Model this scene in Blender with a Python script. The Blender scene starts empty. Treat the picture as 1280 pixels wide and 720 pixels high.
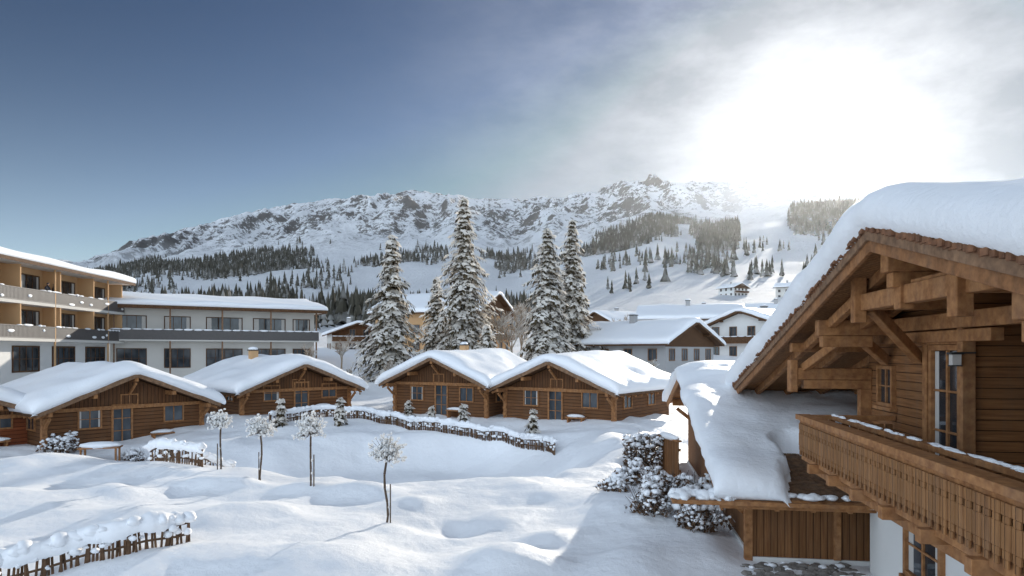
import bpy, math, random, bmesh
import numpy as np
from mathutils import Vector, Matrix
random.seed(7); rng=np.random.default_rng(7)
SC=bpy.context.scene
SC.view_settings.view_transform='Standard'; SC.view_settings.look='None'; SC.view_settings.exposure=0
CAMZ=5.0
SUN_AZ=24.0; SUN_EL=15.5

# ------------------------------------------------------------------ noise
def _h(ix,iy,s):
    n=(ix.astype(np.int64)*374761393+iy.astype(np.int64)*668265263+s*974634777)&0xffffffff
    n=((n^(n>>13))*1274126177)&0xffffffff
    n=(n^(n>>16))&0xffffffff
    return n/4294967295.0
def vn(x,y,s=0):
    x=np.asarray(x,float);y=np.asarray(y,float)
    ix=np.floor(x);iy=np.floor(y);fx=x-ix;fy=y-iy
    fx=fx*fx*fx*(fx*(fx*6-15)+10);fy=fy*fy*fy*(fy*(fy*6-15)+10)
    a=_h(ix,iy,s);b=_h(ix+1,iy,s);c=_h(ix,iy+1,s);d=_h(ix+1,iy+1,s)
    return (a*(1-fx)+b*fx)*(1-fy)+(c*(1-fx)+d*fx)*fy
def fbm(x,y,o=4,s=0):
    t=0;a=.5;x=np.asarray(x,float);y=np.asarray(y,float)
    for i in range(o):
        t=t+a*(vn(x,y,s+i)-.5)*2;a*=.5
        x,y=(x*1.6+y*1.2),(y*1.6-x*1.2)
    return t
def ridged(x,y,o=4,s=0):
    t=0;a=.5;x=np.asarray(x,float);y=np.asarray(y,float)
    for i in range(o):
        t=t+a*(1-np.abs(vn(x,y,s+i)*2-1));a*=.5
        x,y=(x*1.8+y*.9),(y*1.8-x*.9)
    return t
def ss(a,b,x):
    t=np.clip((np.asarray(x,float)-a)/(b-a),0,1);return t*t*(3-2*t)

# ------------------------------------------------------------------ terrain heights
RPX=np.array([-700,-300,0,110,150,200,235,270,300,345,390,440,500,545,580,640,700,745,765,790,850,900,930,965,1000,1050,1085,1150,1300,1600,2000])
RE =440-np.array([400,375,345,328,315,303,290,283,272,262,255,246,242,240,246,248,250,244,236,230,226,224,229,240,245,249,247,255,270,290,330])
E2P=np.array([-700,0,110,250,400,560,640,720,760,820,860,920,980,1060,1300,2000])
E2 =440-np.array([400,372,350,338,332,325,330,318,302,285,290,285,268,264,290,330])
MOUNDS=[(-7.2,23.8,1.0,.7,.38),(-5.2,23.2,1.2,.8,.42),(-.2,16.2,1.3,1.0,.5),(-13.5,27,4,2.2,.5),(-1.7,19.6,.9,.6,-.28),(-9.6,24.3,.8,.6,.3),
 (4.2,30.5,3.2,3.5,.9),(1.6,35,2.6,3,.5),(-17,22,4,2.5,.45),(-8.5,19.5,2.5,1.5,.3),(.5,24,3,2.5,.35),(-4,16,3,1.6,.3),(3.4,20.5,1.8,2.4,.45),
 (5.5,36,2.5,3.5,.6),(-20,30,3,3,.4),(2.6,15.5,1.2,1.2,.35),(-12,20.5,2,1,.25),(-3.2,21.8,.9,.6,.28),(1.0,18.2,.8,.6,.25),(2.0,27,.9,.7,.3),
 (-2.85,27.7,1.25,1.0,-.40),(-11,24.5,.9,.6,.3),(-13.4,23.0,1.0,.7,.3)]
def th(x,y):
    x=np.asarray(x,float);y=np.asarray(y,float)
    z=.8*ss(35,43,y)+4.2*ss(52,106,y)
    d=np.sqrt(((x+5.2)/9.5)**2+((y-31.5+.12*(x+5))/5.6)**2)+.16*fbm(x/4,y/4,2,5)
    z=z-1.45*ss(1.2,.66,d)
    d2=np.sqrt(((x+18)/6)**2+((y-33)/3.5)**2)
    z=z-.5*ss(1.2,.4,d2)
    for (mx,my,rx,ry,h) in MOUNDS:
        z=z+h*np.exp(-(((x-mx)/rx)**2+((y-my)/ry)**2))
    near=ss(75,55,y)
    hb=ss(2.2,3.6,x-.152*y)*ss(36,31,y)
    z=z+near*(1-.8*hb)*(.46*fbm(x/6,y/6,3,11)+.13*fbm(x/1.7,y/1.7,3,21)+.18*np.maximum(0,fbm(x/2.3,y/1.6,2,31))+.04*fbm(x/.55,y/.55,2,35))
    z=z*(1-hb)+hb*np.minimum(z,.02)
    yy=np.maximum(y,100.0);xp=640+853*x/yy
    L=np.log(yy)
    e250=20+32*ss(650,900,xp)
    e500=45+48*ss(600,920,xp)
    e2=np.interp(xp,E2P,E2);er=np.interp(xp,RPX,RE)
    k=[math.log(v) for v in (110,250,500,1200,3000,4500)]
    vals=[0*e2,e250,e500,e2,er,er-90]
    E=vals[0]
    for i in range(5):
        t=np.clip((L-k[i])/(k[i+1]-k[i]),0,1)
        E=E+(vals[i+1]-vals[i])*t
    zf=5+yy*E/853.0
    rocky=.35+.65*ss(960,840,xp)
    amp=105*ss(1300,2200,yy)*(1-.86*ss(2400,3000,yy))*rocky
    zf=zf+amp*(ridged(x/230+.25*fbm(x/300,yy/300,2,3),yy/620,5,41)-.52)*1.5
    zf=zf+amp*.4*(ridged(x/60,yy/150,4,61)-.5)
    zf=zf+yy*.010*fbm(x/(90),yy/130,4,71)*ss(140,400,yy)
    b=ss(104,140,y)
    return z*(1-b)+zf*b
def tz(x,y): return float(th(x,y))

# ------------------------------------------------------------------ materials
def newmat(name):
    m=bpy.data.materials.new(name);m.use_nodes=True
    nt=m.node_tree;b=nt.nodes['Principled BSDF'];return m,nt,b
def nd(nt,t,ins=None,**props):
    n=nt.nodes.new(t)
    for k,v in props.items(): setattr(n,k,v)
    for k,v in (ins or {}).items():
        if isinstance(v,bpy.types.NodeSocket): nt.links.new(v,n.inputs[k])
        else: n.inputs[k].default_value=v
    return n
def math_(nt,op,a,b=None,clamp=False):
    ins={0:a}
    if b is not None: ins[1]=b
    n=nd(nt,'ShaderNodeMath',ins,operation=op);n.use_clamp=clamp;return n.outputs[0]
def mixc(nt,f,a,b,mode='MIX'):
    n=nt.nodes.new('ShaderNodeMix');n.data_type='RGBA';n.blend_type=mode
    for i,v in ((0,f),(6,a),(7,b)):
        if isinstance(v,bpy.types.NodeSocket): nt.links.new(v,n.inputs[i])
        else: n.inputs[i].default_value=(v if i==0 else (*v,1) if len(v)==3 else v)
    return n.outputs[2]
def ramp(nt,f,stops):
    n=nt.nodes.new('ShaderNodeValToRGB');nt.links.new(f,n.inputs[0])
    el=n.color_ramp.elements
    while len(el)<len(stops): el.new(.5)
    for e,(p,c) in zip(el,stops): e.position=p;e.color=(*c,1) if len(c)==3 else c
    return n.outputs[0]
def noise(nt,co,scale,detail=4,rough=.5):
    return nd(nt,'ShaderNodeTexNoise',{'Vector':co,'Scale':scale,'Detail':detail,'Roughness':rough}).outputs[0]
def bump(nt,b,h,strength=.3,dist=.05):
    n=nd(nt,'ShaderNodeBump',{'Height':h,'Strength':strength,'Distance':dist});nt.links.new(n.outputs[0],b.inputs['Normal'])
def objco(nt): return nd(nt,'ShaderNodeTexCoord').outputs['Object']
def mapv(nt,co,sc): 
    return nd(nt,'ShaderNodeMapping',{'Vector':co,'Scale':sc}).outputs[0]

def mat_snow(name='snow',fine=1.0,bd=.05):
    m,nt,b=newmat(name);co=objco(nt)
    n1=noise(nt,co,.35*fine,4);n2=noise(nt,co,4*fine,5);n3=noise(nt,co,34*fine,3,.7)
    nt.links.new(mixc(nt,n1,(.89,.91,.94),(.94,.94,.94)),b.inputs['Base Color'])
    b.inputs['Roughness'].default_value=.5
    b.inputs['Specular IOR Level'].default_value=.3
    h=math_(nt,'ADD',n2,math_(nt,'MULTIPLY',n3,.3));bump(nt,b,h,.55,bd)
    return m
def mat_wood(name,base,dark,axis='z',board=.18,grey=.25,gap=.045):
    base=tuple(v*k for v,k in zip(base,(1.35,1.22,1.08)));dark=tuple(v*k for v,k in zip(dark,(1.15,1.02,.9)))
    m,nt,b=newmat(name);co=objco(nt)
    sp=nd(nt,'ShaderNodeSeparateXYZ',{0:co})
    if axis=='z': s=sp.outputs[2]; g=(1.2,1.2,26)
    elif axis=='h': s=math_(nt,'ADD',sp.outputs[0],sp.outputs[1]); g=(22,22,1.1)
    else: s=None; g=(7,7,7)
    gn=noise(nt,mapv(nt,co,g),1.0,5,.6)
    big=noise(nt,co,.8,3)
    stain=noise(nt,mapv(nt,co,(2.2,2.2,.5)),1.5,4,.65)
    c=mixc(nt,ramp(nt,gn,[(.3,(0,0,0)),(.7,(1,1,1))]),dark,base)
    if s is not None:
        q=math_(nt,'DIVIDE',s,board);fl=math_(nt,'FLOOR',q);fr=math_(nt,'FRACT',q)
        wn=nd(nt,'ShaderNodeTexWhiteNoise',{'W':fl},noise_dimensions='1D').outputs[0]
        c=mixc(nt,math_(nt,'MULTIPLY',wn,.65),c,tuple(v*.5 for v in base))
        e=math_(nt,'MULTIPLY',math_(nt,'ABSOLUTE',math_(nt,'SUBTRACT',fr,.5)),2)
        gm=math_(nt,'GREATER_THAN',e,1-gap*2)
        c=mixc(nt,gm,c,tuple(v*.3 for v in dark))
        h=math_(nt,'SUBTRACT',math_(nt,'MULTIPLY',gn,.25),math_(nt,'POWER',e,10))
    else: h=math_(nt,'MULTIPLY',gn,.5)
    gy=sum(base)/3
    c=mixc(nt,math_(nt,'MULTIPLY',ramp(nt,stain,[(.45,(0,0,0)),(.72,(1,1,1))]),grey*1.3),c,(gy*.9,gy*.68,gy*.5))
    c=mixc(nt,math_(nt,'MULTIPLY',big,.4),c,tuple(v*.6 for v in dark))
    nt.links.new(c,b.inputs['Base Color']);b.inputs['Roughness'].default_value=.75
    b.inputs['Specular IOR Level'].default_value=.2
    bump(nt,b,h,.7,.02);return m
def mat_plain(name,col,rough=.8,var=.25,scale=3,bstr=.3,metal=0,bd=.02):
    m,nt,b=newmat(name);co=objco(nt)
    n=noise(nt,co,scale,5,.6);n2=noise(nt,co,scale*12,3)
    nt.links.new(mixc(nt,n,tuple(v*(1-var) for v in col),tuple(min(1,v*(1+var)) for v in col)),b.inputs['Base Color'])
    b.inputs['Roughness'].default_value=rough;b.inputs['Metallic'].default_value=metal
    bump(nt,b,math_(nt,'ADD',n,math_(nt,'MULTIPLY',n2,.4)),bstr,bd);return m
def mat_glass(name,col=(.025,.03,.035)):
    m,nt,b=newmat(name);co=objco(nt)
    n=noise(nt,mapv(nt,co,(.6,.6,.25)),1.6,2)
    nt.links.new(ramp(nt,n,[(.4,col),(.65,tuple(v*2.5+.02 for v in col))]),b.inputs['Base Color'])
    b.inputs['Roughness'].default_value=.06;b.inputs['Specular IOR Level'].default_value=.5;return m
def mat_snowed(name,base,lo=.25,hi=.6,nsc=3.0,snowc=(.85,.86,.88),nw=.6,transl=0.0):
    """surface whose up-facing sides carry snow"""
    m,nt,b=newmat(name);co=objco(nt)
    g=nd(nt,'ShaderNodeNewGeometry');sp=nd(nt,'ShaderNodeSeparateXYZ',{0:g.outputs['Normal']})
    n=noise(nt,co,nsc,4)
    nz=math_(nt,'ABSOLUTE',sp.outputs[2]) if transl>0 else sp.outputs[2]
    v=math_(nt,'ADD',nz,math_(nt,'MULTIPLY',math_(nt,'SUBTRACT',n,.5),nw*2))
    f=ramp(nt,v,[(max(lo,0),(0,0,0)),(hi,(1,1,1))])
    n2=noise(nt,co,nsc*2,3)
    bc=mixc(nt,n2,tuple(x*.55 for x in base),tuple(x*1.4 for x in base))
    c=mixc(nt,f,bc,snowc)
    nt.links.new(c,b.inputs['Base Color']);b.inputs['Roughness'].default_value=.8
    b.inputs['Specular IOR Level'].default_value=.15
    if transl>0:
        t=nd(nt,'ShaderNodeBsdfTranslucent',{0:c});mx=nd(nt,'ShaderNodeMixShader',{0:transl,1:b.outputs[0],2:t.outputs[0]})
        nt.links.new(mx.outputs[0],nt.nodes['Material Output'].inputs[0])
    return m

M={}
M['snow']=mat_snow()
M['snow_f']=mat_snow('snow_fine',2.0,.03)
M['wood_log']=mat_wood('weathered_board_wall',(.32,.165,.072),(.15,.068,.028),'z',.17,.2)
M['wood_vert']=mat_wood('vertical_board_wall',(.27,.14,.062),(.12,.055,.024),'h',.16,.15)
M['wood_ch']=mat_wood('chalet_log_wall',(.23,.115,.053),(.09,.042,.02),'z',.2,.2,.07)
M['wood_chv']=mat_wood('chalet_gable_boards',(.18,.09,.042),(.07,.033,.016),'h',.2,.15,.07)
M['wood_red']=mat_wood('red_brown_wall',(.30,.095,.04),(.15,.045,.02),'z',.2,.1,.06)
M['beam']=mat_wood('beam_timber',(.38,.205,.092),(.20,.095,.042),None,.2,.2)
M['beam_d']=mat_wood('dark_timber',(.14,.08,.042),(.055,.03,.018),None,.2,.2)
M['beam_g']=mat_wood('grey_timber',(.27,.175,.11),(.12,.075,.05),None,.2,.2)
M['picket']=mat_wood('fence_pickets',(.16,.10,.062),(.07,.045,.03),None,.2,.2)
M['stucco']=mat_plain('white_stucco',(.76,.75,.72),.9,.05,1.5,.25)
M['cream']=mat_plain('cream_stucco',(.62,.59,.54),.9,.06,.6,.15)
M['ochre']=mat_plain('ochre_stucco',(.56,.34,.17),.9,.08,.6,.15)
M['greywall']=mat_plain('grey_plaster',(.38,.37,.36),.9,.1,.6,.15)
M['stone']=mat_plain('stone',(.20,.18,.16),.9,.4,4,.8,0,.05)
M['metal']=mat_plain('dark_metal',(.06,.06,.06),.45,.2,5,.1,.6)
M['rail']=mat_plain('balcony_rail_panel',(.10,.09,.085),.6,.2,5,.1)
M['glass']=mat_glass('window_glass')
M['curtain']=mat_plain('curtain',(.55,.52,.48),.9,.15,6,.2)
M['coat']=mat_plain('dark_coat',(.03,.03,.04),.9,.2,6,.2)
M['skin']=mat_plain('skin',(.45,.28,.20),.6,.05,6,.1)
M['needle']=mat_snowed('spruce_needles',(.085,.065,.036),.5,1.0,2.0,(.70,.65,.58),.7,.25)
M['spr_snow']=mat_snowed('snow_on_spruce',(.44,.34,.23),.05,.5,2.5,(.92,.88,.82),.5,.42)
M['bark']=mat_snowed('bark',(.10,.07,.05),.45,.8,4)
M['frost']=mat_snowed('frosted_twigs',(.40,.30,.21),.1,.65,6,(.86,.84,.80),.5,.2)
M['frost_w']=mat_snowed('frosted_white_twigs',(.78,.74,.68),0,.25,6,(.93,.93,.92),.4,.3)
M['forest']=mat_snowed('forest_conifers',(.055,.05,.036),.2,.8,.08,(.64,.63,.62),.5)
M['leaf']=mat_snowed('hedge_leaves',(.12,.07,.04),.4,.9,3,(.85,.85,.86),.5)
M['ice']=mat_plain('pond_water',(.03,.035,.04),.15,.2,2,.05)

# ------------------------------------------------------------------ mesh builder
class MB:
    def __init__(s,T=None): s.v=[];s.f=[];s.m=[];s.T=T
    def add(s,vs,fs,mi=0):
        o=len(s.v);s.v+= [tuple(p) for p in vs];s.f+=[tuple(i+o for i in f) for f in fs];s.m+=[mi]*len(fs)
    def hexa(s,p,mi=0):
        s.add(p,[(3,2,1,0),(4,5,6,7),(0,1,5,4),(1,2,6,5),(2,3,7,6),(3,0,4,7)],mi)
    def box(s,x0,x1,y0,y1,z0,z1,mi=0):
        s.hexa([(x0,y0,z0),(x1,y0,z0),(x1,y1,z0),(x0,y1,z0),(x0,y0,z1),(x1,y0,z1),(x1,y1,z1),(x0,y1,z1)],mi)
    def beam(s,p,q,w,h,mi=0,w2=None,h2=None):
        p=Vector(p);q=Vector(q);d=(q-p).normalized();up=Vector((0,0,1))
        if abs(d.z)>.95: up=Vector((1,0,0))
        a=d.cross(up).normalized();b=a.cross(d).normalized()
        w2=w if w2 is None else w2;h2=h if h2 is None else h2
        r=[]
        for c,ww,hh in ((p,w,h),(q,w2,h2)):
            r+=[c-a*ww/2-b*hh/2,c+a*ww/2-b*hh/2,c+a*ww/2+b*hh/2,c-a*ww/2+b*hh/2]
        s.hexa(r,mi)
    def tube(s,p,q,r0,r1,n=5,mi=0):
        p=Vector(p);q=Vector(q);d=(q-p)
        if d.length<1e-6:return
        d.normalize();up=Vector((0,0,1)) if abs(d.z)<.9 else Vector((1,0,0))
        a=d.cross(up).normalized();b=a.cross(d)
        vs=[]
        for c,r in((p,r0),(q,r1)):
            for i in range(n):
                t=2*math.pi*i/n;vs.append(c+a*math.cos(t)*r+b*math.sin(t)*r)
        s.add(vs,[(i,(i+1)%n,n+(i+1)%n,n+i) for i in range(n)]+[tuple(range(n,2*n))],mi)
    def lump(s,c,rx,ry,rz,mi=0,seg=10,rings=6,jit=.12):
        vs=[];ph=random.random()*9
        for j in range(rings+1):
            t=math.pi*j/rings
            for i in range(seg):
                a=2*math.pi*i/seg
                k=1+jit*math.sin(a*2+ph+j)+jit*.6*math.sin(a*3+ph*2-j*1.3)
                vs.append((c[0]+rx*k*math.sin(t)*math.cos(a),c[1]+ry*k*math.sin(t)*math.sin(a),c[2]+rz*math.cos(t)*(1+jit*.5*math.sin(ph))))
        fs=[]
        for j in range(rings):
            for i in range(seg):
                fs.append((j*seg+i,(j+1)*seg+i,(j+1)*seg+(i+1)%seg,j*seg+(i+1)%seg))
        s.add(vs,fs,mi)
    def fbox(s,F,a0,a1,b0,b1,d0,d1,mi=0):
        o,e,n=F;o=Vector(o);e=Vector(e);n=Vector(n)
        P=lambda a,b,d:o+e*a+n*d+Vector((0,0,b))
        s.hexa([P(a0,b0,d0),P(a1,b0,d0),P(a1,b0,d1),P(a0,b0,d1),P(a0,b1,d0),P(a1,b1,d0),P(a1,b1,d1),P(a0,b1,d1)],mi)
    def window(s,F,a0,a1,b0,b1,fr=.08,mf=0,mg=1,nm=1,nh=0,sill=True,mc=None):
        s.fbox(F,a0,a1,b0,b1,-.02,.012,mg)
        for (x0,x1,y0,y1) in ((a0-fr,a0,b0-fr,b1+fr),(a1,a1+fr,b0-fr,b1+fr),(a0,a1,b1,b1+fr),(a0,a1,b0-fr,b0)):
            s.fbox(F,x0,x1,y0,y1,-.02,.07,mf)
        for i in range(nm):
            x=a0+(a1-a0)*(i+1)/(nm+1);s.fbox(F,x-fr*.3,x+fr*.3,b0,b1,-.01,.045,mf)
        for i in range(nh):
            y=b0+(b1-b0)*(i+1)/(nh+1);s.fbox(F,a0,a1,y-fr*.2,y+fr*.2,-.01,.04,mf)
        if mc is not None:
            w=(a1-a0)*random.uniform(.08,.2);w2=(a1-a0)*random.uniform(.05,.16)
            s.fbox(F,a0+.01,a0+w,b0+.01,b1-.01,.0,.018,mc);s.fbox(F,a1-w2,a1-.01,b0+.01,b1-.01,.0,.018,mc)
    def build(s,name,mats,parent=None,smooth=False,bevel=0,fixn=True):
        vs=s.v
        if s.T: vs=[s.T(p) for p in vs]
        me=bpy.data.meshes.new(name);me.from_pydata([tuple(p) for p in vs],[],s.f)
        for mt in mats: me.materials.append(mt)
        me.polygons.foreach_set('material_index',s.m)
        if smooth: me.polygons.foreach_set('use_smooth',[True]*len(s.f))
        if fixn:
            bm=bmesh.new();bm.from_mesh(me);bmesh.ops.recalc_face_normals(bm,faces=bm.faces);bm.to_mesh(me);bm.free()
        ob=bpy.data.objects.new(name,me);SC.collection.objects.link(ob)
        if parent: ob.parent=parent
        if bevel:
            md=ob.modifiers.new('bevel','BEVEL');md.width=bevel;md.segments=1;md.limit_method='ANGLE'
        return ob
def empty(name,loc=(0,0,0),rot=0):
    e=bpy.data.objects.new(name,None);e.location=loc;e.rotation_euler=(0,0,math.radians(rot));e.empty_display_size=.5
    SC.collection.objects.link(e);return e
def npmesh(name,v,f,mats,mi=None,parent=None,smooth=False):
    me=bpy.data.meshes.new(name);k=f.shape[1]
    me.vertices.add(len(v));me.vertices.foreach_set('co',np.ascontiguousarray(v,dtype=np.float32).ravel())
    me.loops.add(f.size);me.loops.foreach_set('vertex_index',np.ascontiguousarray(f,dtype=np.int32).ravel())
    me.polygons.add(len(f));me.polygons.foreach_set('loop_start',np.arange(0,f.size,k,dtype=np.int32))
    try: me.polygons.foreach_set('loop_total',np.full(len(f),k,dtype=np.int32))
    except Exception: pass
    for m in mats: me.materials.append(m)
    if mi is not None: me.polygons.foreach_set('material_index',np.asarray(mi,dtype=np.int32))
    me.polygons.foreach_set('use_smooth',np.full(len(f),smooth))
    me.update(calc_edges=True);me.validate()
    ob=bpy.data.objects.new(name,me);SC.collection.objects.link(ob)
    if parent: ob.parent=parent
    return ob
def gridfaces(nr,nc):
    a=np.arange(nr*nc).reshape(nr,nc)
    return np.stack([a[:-1,:-1],a[:-1,1:],a[1:,1:],a[1:,:-1]],-1).reshape(-1,4)

# ------------------------------------------------------------------ ground
def steps(segs):
    out=[]
    for a,b,d in segs: out+=list(np.arange(a,b,d))
    out.append(segs[-1][1]);return np.array(out)
xs=steps([(-400,-120,20),(-120,-40,4),(-40,-24,.6),(-24,10,.16),(10,24,.6),(24,60,3),(60,140,8),(140,400,20)])
ys=steps([(-200,-20,15),(-20,8,1.5),(8,13,.4),(13,40,.16),(40,56,.4),(56,110,2),(110,142,3)])
X,Y=np.meshgrid(xs,ys)
Z=th(X,Y)
gmat=mat_snow('ground_snow',.9,.09)
g=npmesh('snow_ground',np.stack([X,Y,Z],-1).reshape(-1,3),gridfaces(len(ys),len(xs)),[gmat],smooth=True)

m,nt,b=newmat('mountain_rock_and_snow');co=objco(nt)
ge=nd(nt,'ShaderNodeNewGeometry');nz=nd(nt,'ShaderNodeSeparateXYZ',{0:ge.outputs['Normal']}).outputs[2]
sp=nd(nt,'ShaderNodeSeparateXYZ',{0:ge.outputs['Position']})
n1=noise(nt,mapv(nt,co,(.016,.003,.006)),1,8,.72);n2=noise(nt,co,.05,7,.8)
alt=ramp(nt,math_(nt,'DIVIDE',sp.outputs[2],700),[(.28,(0,0,0)),(.48,(1,1,1))])
east=nd(nt,'ShaderNodeMapRange',{'Value':math_(nt,'DIVIDE',sp.outputs[0],sp.outputs[1]),'From Min':.22,'From Max':.34,'To Min':1,'To Max':.35}).outputs[0]
steep=math_(nt,'SUBTRACT',.93,nz)
v=math_(nt,'ADD',math_(nt,'MULTIPLY',steep,1.4),math_(nt,'ADD',math_(nt,'MULTIPLY',math_(nt,'SUBTRACT',n1,.5),2.2),math_(nt,'MULTIPLY',math_(nt,'SUBTRACT',n2,.5),3.0)))
rf=ramp(nt,v,[(.13,(0,0,0)),(.30,(1,1,1))])
rf=math_(nt,'MULTIPLY',math_(nt,'MULTIPLY',rf,alt),east)
nt.links.new(mixc(nt,rf,(.90,.91,.93),mixc(nt,n2,(.06,.06,.065),(.21,.195,.18))),b.inputs['Base Color'])
b.inputs['Roughness'].default_value=.8;b.inputs['Specular IOR Level'].default_value=.1
bump(nt,b,math_(nt,'ADD',n2,n1),.8,16)
rows=np.concatenate([np.geomspace(138,1200,110)[:-1],np.linspace(1200,3100,230)[:-1],np.linspace(3100,4500,14)])
cols=np.linspace(-1.5,1.5,860)
U,R=np.meshgrid(cols,rows);X=U*R;Y=R;Z=th(X,Y)-.08*ss(150,138,Y)
npmesh('mountain_terrain',np.stack([X,Y,Z],-1).reshape(-1,3),gridfaces(len(rows),len(cols)),[m],smooth=True)

# ------------------------------------------------------------------ distant forest (one mesh)
def forest(name,regions,scale_h=(10,18)):
    px=[];dd=[]
    for (x0,x1,d0,d1,n,thr,sc,sd) in regions:
        p=rng.uniform(x0,x1,n*3);d=np.sqrt(rng.uniform(d0*d0,d1*d1,n*3))
        wx=(p-640)/853*d
        mask=fbm(wx/sc,d/(sc*1.6),4,sd)
        e=np.minimum(np.minimum(p-x0,x1-p)/((x1-x0)*.22),np.minimum((d-d0),(d1-d))/((d1-d0)*.22))
        ok=mask+.6*np.clip(e,0,1)-.4+rng.normal(0,.13,n*3)>thr
        p=p[ok][:n];d=d[ok][:n];px.append(p);dd.append(d)
    px=np.concatenate(px);d=np.concatenate(dd);n=len(d)
    x=(px-640)/853*d;z=th(x,d)
    H=rng.uniform(*scale_h,n)*(1+.3*fbm(x/60,d/60,2,9))*(.7+.5*rng.random(n));r=H*rng.uniform(.15,.24,n)
    V=[];F=[];off=0
    seg=6
    for (zb,zt,rr) in ((.06,.50,1.0),(.32,.78,.72),(.58,1.02,.45)):
        ang=rng.uniform(0,6.28,n)[:,None]+np.arange(seg)[None]*2*np.pi/seg
        rad=(r*rr)[:,None]*rng.uniform(.6,1.2,(n,seg))
        bx=x[:,None]+np.cos(ang)*rad;by=d[:,None]+np.sin(ang)*rad
        bz=(z+H*zb)[:,None]+H[:,None]*rng.uniform(-.06,.06,(n,seg))
        ring=np.stack([bx,by,bz],-1)
        top=np.stack([x,d,z+H*zt],-1)[:,None,:]
        V.append(np.concatenate([ring,top],1).reshape(-1,3))
        base=off+np.arange(n)[:,None]*(seg+1)
        for i in range(seg):
            F.append(np.concatenate([base+i,base+(i+1)%seg,base+seg],1))
        off+=n*(seg+1)
    npmesh(name,np.concatenate(V),np.concatenate(F),[M['forest']])
forest('distant_forest',[
 (-150,440,750,1600,4300,.02,120,101),(420,600,1050,1500,500,.18,90,102),(600,740,900,1400,400,.13,90,103),
 (725,870,1000,1450,1800,-.02,130,104),(862,925,650,1250,900,-.03,80,105),(985,1120,850,1900,2400,-.12,160,106),
 (380,720,300,520,1000,-.05,60,107),(120,400,350,700,450,.14,80,108),(740,1000,420,900,140,.15,60,109),(1000,1300,300,900,700,0,70,110)])

# ------------------------------------------------------------------ snow blankets on gable roofs
def edgelines(a,b,n,out=.07):
    e=[(.05,-.03),(-out*.6,.08),(-out*1.1,.3),(-out*1.1,.55),(-out*.4,.78),(.1,.92),(.3,1.0)]
    l=[(a+o,h) for o,h in e];r=[(b-o,h) for o,h in reversed(e)]
    mid=[(v,1.0) for v in np.linspace(a+.3,b-.3,n+2)[1:-1]]
    return l+mid+r
def roof_snow(name,x0,x1,y0,y1,zr,slope,T,parent,seed=0,xform=None,nx=24,ny=30,mask=None,amp=.12,yc=0,mat=None,out=.12):
    lx=edgelines(x0,x1,nx,out);ly=edgelines(y0,y1,ny,out)
    px=np.array([p for p,_ in lx]);hx=np.array([h for _,h in lx]);py=np.array([p for p,_ in ly]);hy=np.array([h for _,h in ly])
    PX,PY=np.meshgrid(px,py);HX,HY=np.meshgrid(hx,hy)
    Hh=np.where((HX<0)|(HY<0),-.12,HX*HY)
    yy=np.sqrt((PY-yc)**2+.2)
    base=zr-slope*np.abs(PY-yc)
    top=zr-slope*yy+.05
    nz=fbm(PX/1.7+seed*3.1,PY/1.7,3,seed+200)
    t=T*(1+amp*2*nz)
    if mask is not None: t=t*mask(PX,PY)
    Zz=np.where(Hh<0,base-.03,base*(1-np.clip(Hh,0,1))+top*np.clip(Hh,0,1)+t*Hh)
    if mask is not None:
        mk=mask(PX,PY);Zz=np.where(mk<.02,base-.06,Zz)
    wob=.10*fbm(PX*1.1,PY*1.1,3,seed+7)
    V=np.stack([PX+wob*(HX<.95),PY+wob*(HY<.95),Zz],-1).reshape(-1,3)
    if xform: V=np.array([xform(p) for p in V])
    return npmesh(name,V,gridfaces(len(py),len(px)),[mat or M['snow_f']],parent=parent,smooth=True)

def roof_slabs(mb,x0,x1,y0,y1,zr,slope,t,mi=0,yc=0):
    for ya,yb in ((yc,y1),(y0,yc)):
        za=zr-slope*abs(ya-yc);zb=zr-slope*abs(yb-yc)
        mb.hexa([(x0,ya,za-t),(x1,ya,za-t),(x1,yb,zb-t),(x0,yb,zb-t),(x0,ya,za),(x1,ya,za),(x1,yb,zb),(x0,yb,zb)],mi)
def gable_body(mb,x0,x1,y0,y1,zb,zr,slope,mi=0,yc=0):
    z0=zr-slope*abs(y0-yc);z1=zr-slope*abs(y1-yc)
    vs=[]
    for x in (x0,x1): vs+=[(x,y0,zb),(x,y1,zb),(x,y1,z1),(x,yc,zr),(x,y0,z0)]
    mb.add(vs,[(0,1,2,3,4),(9,8,7,6,5),(0,5,6,1),(1,6,7,2),(2,7,8,3),(3,8,9,4),(4,9,5,0)],mi)

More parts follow.
